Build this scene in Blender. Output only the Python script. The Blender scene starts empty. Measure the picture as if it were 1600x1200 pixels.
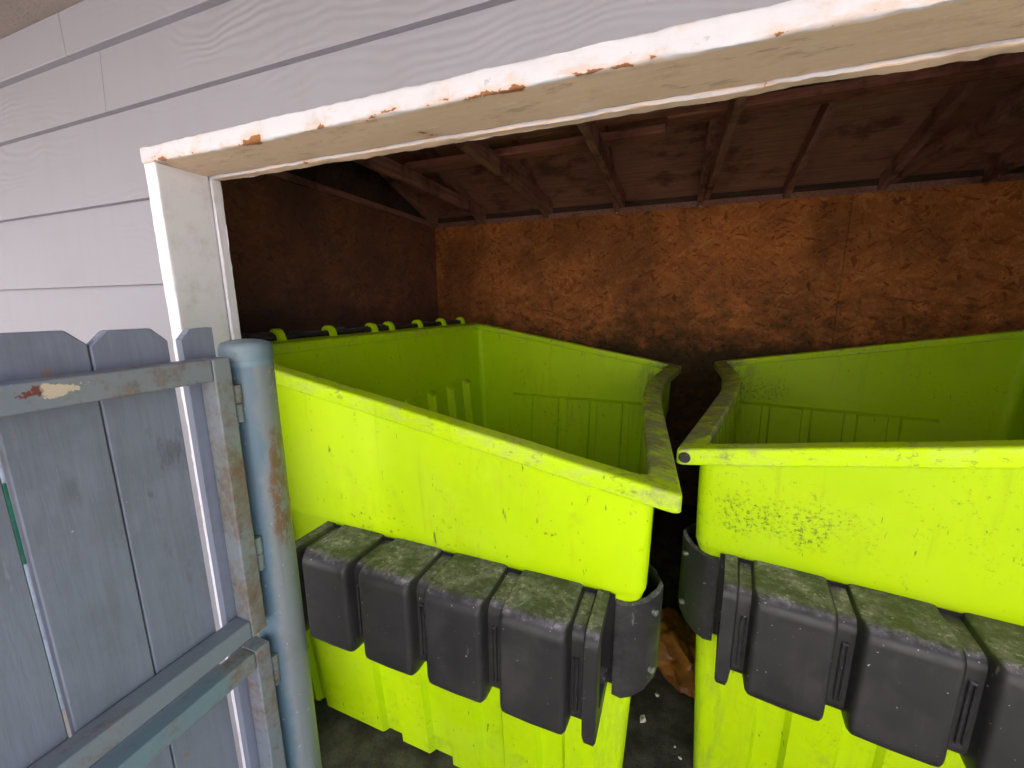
import bpy, bmesh, math, random
from mathutils import Vector, Matrix, noise
random.seed(7)
S = bpy.context.scene
COL = S.collection
R = math.radians

# ------------------------------------------------------------------ camera
cam_d = bpy.data.cameras.new('camera')
cam = bpy.data.objects.new('camera', cam_d); COL.objects.link(cam)
yaw, pitch, roll = R(-20.831), R(11.022), R(-0.412)
fw = Vector((math.sin(yaw)*math.cos(pitch), math.cos(yaw)*math.cos(pitch), -math.sin(pitch)))
r0 = Vector((math.cos(yaw), -math.sin(yaw), 0)); u0 = r0.cross(fw)
rt = r0*math.cos(roll)+u0*math.sin(roll); up = -r0*math.sin(roll)+u0*math.cos(roll)
cam.matrix_world = Matrix(((rt.x, up.x, -fw.x, 0.0), (rt.y, up.y, -fw.y, -0.70), (rt.z, up.z, -fw.z, 1.6257), (0, 0, 0, 1)))
cam_d.sensor_fit = 'HORIZONTAL'; cam_d.sensor_width = 36.0; cam_d.lens = 639.2/1600*36
cam_d.clip_start = 0.01; cam_d.clip_end = 900
S.camera = cam

# ------------------------------------------------------------------ sky, sun, exposure
SUN_EL = R(50)
w = bpy.data.worlds.new('World'); S.world = w; w.use_nodes = True
nt = w.node_tree
sky = nt.nodes.new('ShaderNodeTexSky'); sky.sky_type = 'NISHITA'; sky.sun_disc = False
sky.sun_elevation = SUN_EL; sky.sun_rotation = 0.0
sky.air_density = 1.0; sky.dust_density = 2.5; sky.ozone_density = 0.6
nt.nodes['Background'].inputs['Strength'].default_value = 0.125
nt.links.new(sky.outputs[0], nt.nodes['Background'].inputs['Color'])
sd = bpy.data.lights.new('sun', 'SUN'); sd.energy = 5.0; sd.angle = R(0.5); sd.color = (1.0, 0.975, 0.945)
so = bpy.data.objects.new('sun', sd); COL.objects.link(so)
so.rotation_euler = (-(math.pi/2-SUN_EL), 0, 0); so.location = (0, 20, 20)   # the sun stands behind the shed: its front is in open shade
S.view_settings.view_transform = 'Standard'; S.view_settings.look = 'None'
S.view_settings.gamma = 1.0; S.view_settings.use_curve_mapping = False
S.view_settings.exposure = 1.80
S.render.engine = 'CYCLES'
S.cycles.max_bounces = 10; S.cycles.diffuse_bounces = 6

# ------------------------------------------------------------------ mesh helpers
def link(name, bm, mat, parent=None, smooth=None):
    me = bpy.data.meshes.new(name)
    bmesh.ops.recalc_face_normals(bm, faces=bm.faces)
    bm.to_mesh(me); bm.free()
    if mat: me.materials.append(mat)
    if smooth is not None:
        me.polygons.foreach_set('use_smooth', [True]*len(me.polygons))
        me.set_sharp_from_angle(angle=R(smooth))
    o = bpy.data.objects.new(name, me); COL.objects.link(o)
    if smooth is not None:
        wn = o.modifiers.new('weighted_normal', 'WEIGHTED_NORMAL'); wn.keep_sharp = True; wn.weight = 60
    if parent: o.parent = parent
    return o
def thing(name, label, cat, loc=(0, 0, 0), rz=0.0, group=None):
    o = bpy.data.objects.new(name, None); COL.objects.link(o)
    o.empty_display_size = 0.1
    o.location = loc; o.rotation_euler = (0, 0, rz)
    return tag(o, label, cat, group)
def tag(o, label, cat, group=None):
    o['label'] = label; o['category'] = cat
    if group: o['group'] = group
    return o
def struct(o):
    o['kind'] = 'structure'; return o
def box(bm, x0, x1, y0, y1, z0, z1, bev=0.0, seg=2):
    r = bmesh.ops.create_cube(bm, size=1.0)
    vs = r['verts']
    for v in vs:
        v.co = Vector(((x0+x1)/2+v.co.x*(x1-x0), (y0+y1)/2+v.co.y*(y1-y0), (z0+z1)/2+v.co.z*(z1-z0)))
    if bev:
        es = list({e for v in vs for e in v.link_edges})
        g = bmesh.ops.bevel(bm, geom=es, offset=bev, segments=seg, affect='EDGES', profile=0.5)
        vs = g['verts']
    return vs
def cyl(bm, p, q, r, n=16, r2=None, cap=True):
    p = Vector(p); q = Vector(q); d = q-p
    m = Matrix.Translation((p+q)/2) @ d.to_track_quat('Z', 'Y').to_matrix().to_4x4()
    return bmesh.ops.create_cone(bm, cap_ends=cap, segments=n, radius1=r, radius2=r if r2 is None else r2, depth=d.length, matrix=m)['verts']
def bridge(bm, A, B, closed=True):
    n = len(A)
    for i in range(n if closed else n-1):
        j = (i+1) % n
        try: bm.faces.new((A[i], A[j], B[j], B[i]))
        except ValueError: pass
def rough_board(bm, x0, x1, y0, y1, z0, z1, axis, step=0.012, amp=0.0022, bev=0.006, seed=0.0):
    """a board with worn, wavy edges: a rounded cross section swept along axis 'x' or 'z'"""
    if axis == 'x': a0, a1, b0, b1, c0, c1 = x0, x1, y0, y1, z0, z1
    else: a0, a1, b0, b1, c0, c1 = z0, z1, x0, x1, y0, y1
    n = max(2, int((a1-a0)/step)); loops = []
    prof = []
    for cb, cc, sb, sc in ((b0, c0, 1, 1), (b1, c0, -1, 1), (b1, c1, -1, -1), (b0, c1, 1, -1)):
        order = (0, 1, 2, 3, 4) if sb*sc > 0 else (4, 3, 2, 1, 0)
        q = [(cb, cc+sc*bev*1.7), (cb+sb*bev*.06, cc+sc*bev*.62), (cb+sb*bev*.3, cc+sc*bev*.3), (cb+sb*bev*.62, cc+sc*bev*.06), (cb+sb*bev*1.7, cc)]
        prof += [q[k] for k in order]
    for i in range(n+1):
        a = a0+(a1-a0)*i/n; lp = []
        for k, (b, c) in enumerate(prof):
            e = 0.0 if i in (0, n) else 1.0
            kk = (k//5)*2.0+(k%5)*0.22
            nb = noise.noise(Vector((a*9+seed, kk*3.1, seed)))*amp + noise.noise(Vector((a*45, kk*1.7+seed, 3)))*amp*.7
            nc = noise.noise(Vector((a*8+seed, kk*2.3, 9+seed)))*amp + noise.noise(Vector((a*40, kk*1.3+seed, 7)))*amp*.7
            b_, c_ = b+nb*e, c+nc*e
            lp.append(bm.verts.new((a, b_, c_) if axis == 'x' else (b_, c_, a)))
        loops.append(lp)
    for A, B in zip(loops, loops[1:]): bridge(bm, A, B)
    bm.faces.new(loops[0]); bm.faces.new(loops[-1])

# ------------------------------------------------------------------ material helpers
class M:
    def __init__(s, name, rough=0.6, spec=0.4):
        s.m = bpy.data.materials.new(name); s.m.use_nodes = True
        s.t = s.m.node_tree; s.b = s.t.nodes['Principled BSDF']
        s.b.inputs['Roughness'].default_value = rough
        s.b.inputs['Specular IOR Level'].default_value = spec
        s.tc = s.t.nodes.new('ShaderNodeTexCoord').outputs['Object']
    def put(s, sock, v):
        if isinstance(v, bpy.types.NodeSocket): s.t.links.new(v, sock)
        elif v is not None:
            if isinstance(v, (tuple, list)) and len(v) == 3 and sock.type == 'RGBA': v = (*v, 1.0)
            sock.default_value = v
    def node(s, typ, out=0, props=None, **ins):
        n = s.t.nodes.new(typ)
        for k, v in (props or {}).items(): setattr(n, k, v)
        for k, v in ins.items():
            key = int(k[1:]) if k[0] == 'i' and k[1:].isdigit() else k.replace('_', ' ')
            s.put(n.inputs[key], v)
        return n.outputs[out]
    def map(s, scale=(1, 1, 1), rot=(0, 0, 0), loc=(0, 0, 0), v=None):
        return s.node('ShaderNodeMapping', Vector=v or s.tc, Scale=scale, Rotation=rot, Location=loc)
    def noise(s, scale, detail=4, rough=0.55, v=None, dist=0.0, w=None, out=0):
        if w is None:
            return s.node('ShaderNodeTexNoise', out, Vector=v or s.tc, Scale=scale, Detail=detail, Roughness=rough, Distortion=dist)
        return s.node('ShaderNodeTexNoise', out, {'noise_dimensions': '4D'}, Vector=v or s.tc, Scale=scale, Detail=detail, Roughness=rough, Distortion=dist, W=w)
    def ramp(s, f, a, b):
        return s.node('ShaderNodeMapRange', 0, {'interpolation_type': 'SMOOTHSTEP'}, Value=f, i1=a, i2=b, i3=0.0, i4=1.0)
    def lin(s, f, a, b, c=0.0, d=1.0):
        return s.node('ShaderNodeMapRange', 0, None, Value=f, i1=a, i2=b, i3=c, i4=d)
    def math(s, op, a, b=0.0):
        return s.node('ShaderNodeMath', 0, {'operation': op}, i0=a, i1=b)
    def mul(s, *a):
        r = a[0]
        for x in a[1:]: r = s.math('MULTIPLY', r, x)
        return r
    def mix(s, f, a, b):
        n = s.t.nodes.new('ShaderNodeMix'); n.data_type = 'RGBA'
        s.put(n.inputs[0], f); s.put(n.inputs[6], a); s.put(n.inputs[7], b)
        return n.outputs[2]
    def sep(s, v=None):
        n = s.t.nodes.new('ShaderNodeSeparateXYZ'); s.put(n.inputs[0], v or s.tc); return n.outputs
    def comb(s, x, y, z):
        return s.node('ShaderNodeCombineXYZ', X=x, Y=y, Z=z)
    def color(s, c): s.put(s.b.inputs['Base Color'], c)
    def rough(s, c): s.put(s.b.inputs['Roughness'], c)
    def bump(s, h, strength=0.3, dist=0.01):
        n = s.t.nodes.new('ShaderNodeBump'); n.inputs['Strength'].default_value = strength
        n.inputs['Distance'].default_value = dist; s.put(n.inputs['Height'], h)
        s.put(s.b.inputs['Normal'], n.outputs[0])
    def rnd(s):
        return s.math('MULTIPLY', s.node('ShaderNodeObjectInfo', 5), 37.0)

# siding: painted fibre-cement boards with an embossed cedar grain
def mat_siding():
    m = M('painted_siding', 0.62, 0.35)
    v = m.map((0.55, 1, 1))
    warp = m.noise(2.3, 3, 0.5, v=v)
    z = m.sep()[2]
    band = m.math('ADD', m.mul(z, 75.0), m.mul(warp, 34.0))
    fine = m.noise(40, 2, 0.5, v=m.map((0.2, 1, 1)))
    ring = m.math('SINE', m.mul(band, 4.6))
    amt = m.math('ADD', m.mul(m.ramp(m.noise(1.7, 2, v=m.map((0.6, 1, 2), loc=(3, 1, 2))), 0.40, 0.62), m.lin(m.noise(6, 2, v=m.map((0.5, 1, 1))), 0.3, 0.7, 0.3, 1.1)), 0.06)
    h = m.math('ADD', m.mul(ring, amt, 0.5), m.mul(fine, 0.35))
    m.bump(h, 0.40, 0.003)
    dirt = m.ramp(m.noise(5, 5, 0.6), 0.45, 0.8)
    streak = m.ramp(m.noise(9, 4, 0.6, v=m.map((4, 1, 0.3))), 0.5, 0.85)
    c = m.mix(m.mul(dirt, 0.25), (0.300, 0.290, 0.322), (0.255, 0.235, 0.245))
    c = m.mix(m.mul(streak, 0.18), c, (0.24, 0.215, 0.22))
    spk = m.ramp(m.noise(70, 2), 0.74, 0.80)
    m.color(m.mix(m.mul(spk, 0.5), c, (0.22, 0.18, 0.16)))
    return m.m
# white trim paint, chipped to orange wood along the worn front edge
def mat_trim(edge_axis):
    m = M('chipped_white_paint', 0.78, 0.15)
    x, y, z = m.sep()
    g = m.noise(14, 6, 0.65)
    grain = m.noise(60, 4, 0.6, v=m.map((0.12, 1, 1) if edge_axis == 'x' else (1, 1, 0.12)))
    dirt = m.ramp(g, 0.5, 0.78)
    white = (0.66, 0.645, 0.68) if edge_axis == 'x' else (0.80, 0.78, 0.83)
    c = m.mix(m.mul(dirt, 0.5), white, (0.47, 0.41, 0.37))
    scr = m.ramp(m.noise(30, 5, 0.7, v=m.map((0.5, 1, 1), rot=(0, 0, 0.6))), 0.66, 0.72)
    c = m.mix(m.mul(scr, 0.55), c, (0.33, 0.25, 0.19))
    smk = m.ramp(m.noise(6, 6, 0.75), 0.5, 0.75)
    c = m.mix(m.mul(smk, 0.35), c, (0.40, 0.37, 0.36))
    chip = m.noise(11, 5, 0.62, v=m.map((0.9, 1.6, 1.6)) if edge_axis == 'x' else m.map((1.6, 1.6, 0.9)))
    if edge_axis == 'x':
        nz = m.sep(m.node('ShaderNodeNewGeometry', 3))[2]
        und = m.mul(m.ramp(nz, -0.45, -0.8), m.ramp(y, 0.004, 0.010))  # warm bounced light painted as tan on the header's downward faces
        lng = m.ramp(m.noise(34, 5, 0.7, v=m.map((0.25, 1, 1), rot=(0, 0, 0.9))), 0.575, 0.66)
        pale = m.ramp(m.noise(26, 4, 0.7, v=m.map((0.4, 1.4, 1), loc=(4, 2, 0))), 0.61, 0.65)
        bounce_beige = m.mix(m.mul(lng, 0.5), (0.84, 0.62, 0.46), (0.42, 0.29, 0.20))
        bounce_beige = m.mix(m.mul(pale, 0.7), bounce_beige, (0.86, 0.74, 0.62))
        c = m.mix(und, c, bounce_beige)
        # the under front edge gets knocked by the bins
        near = m.mul(m.lin(z, 1.968, 1.990, 1.0, 0.0), m.lin(y, 0.0, 0.022, 1.0, 0.0))
        fine = m.noise(38, 4, 0.7, v=m.map((0.35, 1, 1)))
        t = m.math('ADD', m.math('ADD', m.mul(chip, 0.75), m.mul(fine, 0.3)), m.mul(near, 0.145))
        bare = m.ramp(t, 0.675, 0.69)
        soft = m.ramp(t, 0.55, 0.68)
        c = m.mix(m.mul(soft, 0.55), c, (0.62, 0.42, 0.28))
        c = m.mix(bare, c, m.mix(m.noise(90, 3), (0.40, 0.17, 0.06), (0.20, 0.085, 0.04)))
    else:
        near = m.lin(y, 0.0, 0.012, 1.0, 0.0)
        t = m.math('ADD', chip, m.mul(near, 0.05))
        bare = m.ramp(t, 0.72, 0.75)
        c = m.mix(m.mul(bare, 0.8), c, (0.42, 0.30, 0.22))
    m.color(c)
    m.bump(m.math('ADD', m.mul(grain, 0.6), m.mul(g, 0.8)), 0.35, 0.003)
    return m.m
# OSB: three overlaid layers of stretched flakes turned to different angles
def mat_osb(dark=0.0, grime=True, horiz=False, name='oriented_strand_board'):
    m = M(name, 0.85, 0.15)
    x, y, z = m.sep()
    a = m.math('ADD', x, m.mul(y, 1.0)) if not horiz else x
    b = z if not horiz else y
    wob = m.noise(16, 2, out=1)
    p0 = m.comb(a, b, 0.0)
    p = m.node('ShaderNodeVectorMath', 0, {'operation': 'ADD'}, i0=p0, i1=m.node('ShaderNodeVectorMath', 0, {'operation': 'SCALE'}, i0=wob, Scale=0.018))
    col = None; best = None; hh = None
    for k, (ang, sx, sy) in enumerate(((12, 14, 56), (75, 15, 50), (-38, 18, 62), (150, 13, 46), (35, 26, 95))):
        mp = m.map((sx, sy, 1), (0, 0, 0), (k*3.7, k*1.9, 0), v=m.map((1, 1, 1), (0, 0, R(ang)), v=p))
        vn = m.t.nodes.new('ShaderNodeTexVoronoi'); vn.voronoi_dimensions = '2D'; vn.inputs['Scale'].default_value = 1.0
        m.put(vn.inputs['Vector'], mp)
        sc = m.sep(vn.outputs['Color'])
        pri = m.math('SUBTRACT', sc[1], m.mul(vn.outputs['Distance'], 0.35))
        tone = sc[0]
        if best is None: best, col = pri, tone
        else:
            f = m.math('GREATER_THAN', pri, best)
            col = m.math('ADD', m.mul(col, m.math('SUBTRACT', 1.0, f)), m.mul(tone, f)); best = m.math('MAXIMUM', best, pri)
    cr = m.t.nodes.new('ShaderNodeValToRGB'); m.put(cr.inputs[0], col)
    e = cr.color_ramp.elements
    e[0].position = 0.0; e[0].color = (0.32, 0.088, 0.022, 1); e[1].position = 1.0; e[1].color = (0.70, 0.29, 0.10, 1)
    for pos, c in ((0.14, (0.54, 0.170, 0.044, 1)), (0.55, (0.63, 0.208, 0.053, 1)), (0.92, (0.72, 0.26, 0.075, 1))):
        q = e.new(pos); q.color = c
    c = cr.outputs[0]
    grain = m.noise(120, 3, 0.6, v=m.map((1, 1, 0.35)))
    c = m.mix(m.mul(m.ramp(grain, 0.35, 0.8), 0.35), c, (0.11, 0.042, 0.015))
    big = m.ramp(m.noise(2.2, 4, 0.6), 0.42, 0.72)
    c = m.mix(m.mul(big, 0.45), c, (0.15, 0.06, 0.022))
    stain = m.ramp(m.noise(1.3, 5, 0.65, v=m.map((1, 1, 0.7), loc=(7, 3, 1))), 0.46, 0.66)
    c = m.mix(m.mul(stain, 0.5), c, (0.075, 0.038, 0.02))
    if grime:
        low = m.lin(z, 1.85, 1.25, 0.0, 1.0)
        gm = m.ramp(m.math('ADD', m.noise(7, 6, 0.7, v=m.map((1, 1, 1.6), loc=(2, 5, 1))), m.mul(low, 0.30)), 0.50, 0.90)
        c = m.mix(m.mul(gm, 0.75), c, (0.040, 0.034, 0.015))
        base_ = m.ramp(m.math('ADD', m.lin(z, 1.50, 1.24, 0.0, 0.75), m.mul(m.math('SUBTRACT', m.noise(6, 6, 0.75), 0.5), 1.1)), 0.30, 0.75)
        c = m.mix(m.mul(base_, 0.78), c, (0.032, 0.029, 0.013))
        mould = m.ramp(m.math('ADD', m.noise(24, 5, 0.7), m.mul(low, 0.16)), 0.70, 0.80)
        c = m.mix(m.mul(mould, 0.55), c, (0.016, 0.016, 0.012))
    if dark: c = m.mix(dark, c, (0.085, 0.062, 0.058))  # even darkening in the colour stands for dim light on the side boards
    m.color(c)
    m.bump(m.math('ADD', m.mul(best, 0.7), m.mul(grain, 0.4)), 0.35, 0.003)
    return m.m
def mat_wood(name, base, dk, axis):
    m = M(name, 0.8, 0.2)
    sc = {'x': (0.06, 1, 1), 'y': (1, 0.06, 1), 'z': (1, 1, 0.06)}[axis]
    g = m.noise(55, 5, 0.65, v=m.map(sc)); b = m.noise(4, 4, 0.6)
    c = m.mix(m.ramp(g, 0.3, 0.75), base, dk)
    c = m.mix(m.mul(m.ramp(b, 0.4, 0.75), 0.6), c, dk)
    st = m.ramp(m.noise(3.2, 6, 0.7, v=m.map((1, 1.4, 1), loc=(3, 8, 1))), 0.47, 0.66)
    c = m.mix(m.mul(st, 0.72), c, tuple(q*0.28 for q in dk))
    fl = m.ramp(m.noise(45, 4, 0.7, v=m.map(tuple(min(1, q*4) for q in sc))), 0.66, 0.71)
    m.color(m.mix(m.mul(fl, 0.5), c, tuple(min(1, q*1.5) for q in base))); m.bump(g, 0.5, 0.004)
    return m.m
# lime polyethylene: scuffs, dirt spots, faint vertical runs
LIME = (0.52, 0.765, 0.0)
def mat_lime(name, wear, mould=0.0):
    m = M(name, 0.5, 0.18)
    w = m.rnd(); x, y, z = m.sep()
    k_ = 0.86 if mould else 1.0
    c = m.mix(m.ramp(m.noise(2.5, 3, w=w), 0.35, 0.7), tuple(q*k_ for q in LIME), tuple(q*k_ for q in (0.475, 0.72, 0.0)))
    spots = m.ramp(m.noise(48, 4, 0.7, w=w), 0.60, 0.66)
    zone = m.ramp(m.noise(4.2, 3, 0.6, w=w), 0.50, 0.66)
    if mould:
        patch = m.mul(m.ramp(z, 0.96, 1.02), m.math('SUBTRACT', 1.0, m.ramp(z, 1.08, 1.17)), m.ramp(x, 1.0, 1.10), m.math('SUBTRACT', 1.0, m.ramp(x, 1.36, 1.42)))
        zone = m.math('MAXIMUM', m.ramp(m.noise(4.2, 3, 0.6, w=w), 0.44, 0.60), m.mul(patch, m.ramp(m.noise(9, 3, w=w), 0.38, 0.55)))
        spots = m.ramp(m.math('ADD', m.noise(75, 6, 0.8, w=w), m.mul(patch, 0.07)), 0.56, 0.68)
    c = m.mix(m.mul(spots, zone, 0.85), c, (0.075, 0.085, 0.018))
    run = m.ramp(m.noise(26, 3, 0.6, v=m.map((1, 1, 0.06)), w=w), 0.56, 0.74)
    c = m.mix(m.mul(run, 0.22), c, (0.20, 0.27, 0.02))
    sme = m.ramp(m.noise(5, 6, 0.7, v=m.map((1, 1, 0.55), rot=(0, 0.3, 0)), w=m.math('ADD', w, 5.0)), 0.50, 0.74)
    c = m.mix(m.mul(sme, 0.30), c, (0.36, 0.47, 0.02))
    fade = m.ramp(m.noise(2.2, 4, 0.6, w=m.math('ADD', w, 11.0)), 0.45, 0.7)
    c = m.mix(m.mul(fade, 0.16), c, (0.56, 0.70, 0.10))
    film = m.ramp(m.noise(90, 5, 0.8, v=m.map((1, 1, 0.3)), w=w), 0.56, 0.70)
    c = m.mix(m.mul(film, sme, 0.5), c, (0.14, 0.17, 0.02))
    scuff = m.ramp(m.noise(70, 3, 0.7, v=m.map((1, 1, 0.22), rot=(0, 0.5, 0)), w=w), 0.66, 0.70)
    c = m.mix(m.mul(scuff, 0.7), c, (0.10, 0.12, 0.02))
    haze_ = m.ramp(m.noise(12, 5, 0.65, w=w), 0.55, 0.8)
    c = m.mix(m.mul(haze_, 0.10), c, (0.55, 0.66, 0.06))
    if wear == 'rim':
        # the loading edge is worn grey-brown by the bags dragged over it
        front = m.lin(x, 1.24, 1.40, 0.0, 1.0)
        g1 = m.noise(12, 6, 0.75, v=m.map((1.0, 1.0, 0.5)), w=w)
        g2 = m.noise(60, 4, 0.7, v=m.map((0.3, 1, 0.5)), w=w)
        nearc = m.lin(y, 0.02, 0.16, 0.42, 1.0)
        t = m.ramp(m.math('ADD', m.math('ADD', m.mul(g1, 0.6), m.mul(g2, 0.45)), m.mul(front, nearc, 0.20)), 0.60, 0.76)
        grey = m.mix(m.ramp(g2, 0.35, 0.65), (0.06, 0.05, 0.03), (0.27, 0.26, 0.17))
        c = m.mix(m.mul(t, 0.86), c, grey)
        top = m.ramp(m.noise(30, 5, 0.7, v=m.map((0.4, 1, 1)), w=w), 0.46, 0.70)
        c = m.mix(m.mul(top, 0.45), c, (0.46, 0.46, 0.17))
        dk = m.ramp(m.math('ADD', m.mul(m.noise(9, 4, 0.6, w=w), 0.4), m.mul(m.noise(80, 4, 0.75, v=m.map((0.5, 1, 1)), w=w), 0.6)), 0.56, 0.63)
        c = m.mix(m.mul(dk, 0.55), c, (0.13, 0.13, 0.05))
    else:
        front = m.mul(m.lin(x, 1.22, 1.34, 0.0, 1.0), m.lin(z, 0.8, 1.15, 0.3, 1.0))
        st = m.ramp(m.noise(34, 5, 0.7, v=m.map((1, 1, 0.12)), w=w), 0.42, 0.62)
        c = m.mix(m.mul(st, front, m.lin(y, 0.05, 0.10, 0.0, 1.0), 0.75), c, (0.11, 0.11, 0.05))
        low = m.lin(z, 0.9, 0.0, 0.0, 1.0)
        gm = m.ramp(m.math('ADD', m.noise(9, 5, 0.65, w=w), m.mul(low, 0.10)), 0.62, 0.85)
        c = m.mix(m.mul(gm, 0.4), c, (0.16, 0.19, 0.03))
    m.color(c)
    m.rough(m.lin(m.noise(18, 4, w=w), 0.3, 0.7, 0.44, 0.62))
    m.bump(m.math('ADD', m.mul(m.noise(160, 2, w=w), 0.5), m.noise(6, 2, w=w)), 0.12, 0.003)
    return m.m
def mat_black():
    m = M('black_plastic', 0.42, 0.45)
    w = m.rnd()
    nz = m.sep(m.node('ShaderNodeNewGeometry', 1))[2]
    upf = m.ramp(nz, 0.55, 0.95)
    d1 = m.noise(13, 6, 0.7, w=w); d2 = m.noise(60, 4, 0.7, w=w)
    c = m.mix(m.ramp(m.noise(5, 4, w=w), 0.4, 0.7), (0.016, 0.0155, 0.016), (0.024, 0.0225, 0.0225))
    dust = m.ramp(m.math('ADD', m.mul(d1, 0.65), m.mul(d2, 0.4)), 0.44, 0.66)
    c = m.mix(m.mul(upf, m.math('ADD', m.mul(dust, 0.85), 0.15)), c, (0.21, 0.185, 0.235))
    pt = m.node('ShaderNodeNewGeometry', 7)
    c = m.mix(m.mul(m.ramp(pt, 0.56, 0.66), m.ramp(d2, 0.35, 0.65), 0.4), c, (0.11, 0.11, 0.125))
    wht = m.ramp(m.math('ADD', m.mul(d1, 0.5), m.mul(m.noise(90, 4, 0.75, w=w), 0.55)), 0.57, 0.62)
    c = m.mix(m.mul(upf, wht, 0.55), c, (0.46, 0.43, 0.46))
    scr = m.ramp(m.noise(28, 4, 0.7, v=m.map((1, 1, 0.18), rot=(0, 0.35, 0)), w=w), 0.65, 0.69)
    c = m.mix(m.mul(scr, 0.45), c, (0.22, 0.21, 0.20))
    drip = m.ramp(m.noise(30, 4, 0.7, v=m.map((1, 0.4, 0.05)), w=w), 0.60, 0.72)
    c = m.mix(m.mul(drip, 0.16), c, (0.16, 0.145, 0.135))
    film = m.ramp(m.noise(8, 5, 0.7, v=m.map((1, 1, 0.6)), w=w), 0.48, 0.70)
    c = m.mix(m.mul(film, 0.14), c, (0.15, 0.135, 0.125))
    sp = m.ramp(m.noise(110, 2, 0.5, w=w), 0.71, 0.74)
    c = m.mix(m.mul(sp, 0.75), c, (0.42, 0.42, 0.42))
    m.color(c); m.rough(m.lin(d1, 0.3, 0.7, 0.34, 0.62))
    m.bump(m.math('ADD', m.mul(d2, 0.4), m.mul(d1, 0.7)), 0.06, 0.002)
    return m.m
# painted steel: blue grey coats over rust
def mat_steel(name, base, alt, rust=0.60, chip=False):
    m = M(name, 0.5, 0.45)
    w = m.rnd()
    n1 = m.noise(6, 5, 0.65, w=w); n2 = m.noise(38, 5, 0.7, w=w)
    c = m.mix(m.ramp(n1, 0.44, 0.58), base, alt)
    c = m.mix(m.mul(m.ramp(m.noise(20, 4, v=m.map((1, 1, 0.2)), w=w), 0.5, 0.75), 0.3), c, (0.16, 0.18, 0.19))
    n3 = m.noise(90, 5, 0.75, v=m.map((1, 1, 0.5)), w=w)
    r = m.ramp(m.math('ADD', m.math('ADD', m.mul(n1, 0.5), m.mul(n2, 0.3)), m.mul(n3, 0.25)), rust, rust+0.055)
    pt = m.node('ShaderNodeNewGeometry', 7)
    edge = m.mul(m.ramp(pt, 0.52, 0.60), m.ramp(m.math('ADD', m.mul(n1, 0.5), m.mul(n2, 0.5)), rust-0.12, rust))
    r = m.math('MAXIMUM', r, m.mul(edge, 0.9))
    rc = m.mix(m.ramp(n3, 0.35, 0.65), (0.10, 0.045, 0.025), (0.25, 0.13, 0.075))
    c = m.mix(m.mul(r, 0.9), c, rc)
    sp = m.ramp(m.noise(85, 2, w=w), 0.73, 0.76)
    c = m.mix(m.mul(sp, 0.7), c, (0.55, 0.53, 0.5))
    if chip:   # flaked spot on the top rail: cream primer round dark red oxide
        x, y, z = m.sep()
        dx = m.math('DIVIDE', m.math('SUBTRACT', x, 0.262), 0.034); dz = m.math('DIVIDE', m.math('SUBTRACT', z, 1.509), 0.011)
        rr = m.math('ADD', m.math('ADD', m.mul(dx, dx), m.mul(dz, dz)), m.mul(m.math('SUBTRACT', m.noise(55, 5, 0.75), 0.5), 4.5))
        cm = m.math('SUBTRACT', 1.0, m.ramp(rr, 0.75, 0.9))
        red = m.ramp(m.math('ADD', x, m.mul(m.math('SUBTRACT', n2, 0.5), 0.03)), 0.268, 0.274)
        c = m.mix(cm, c, m.mix(red, (0.62, 0.52, 0.40), (0.17, 0.05, 0.045)))
    m.color(c); m.rough(m.lin(n2, 0.3, 0.7, 0.4, 0.65)); m.bump(m.math('ADD', n2, m.mul(r, -0.6)), 0.2, 0.002)
    return m.m
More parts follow.
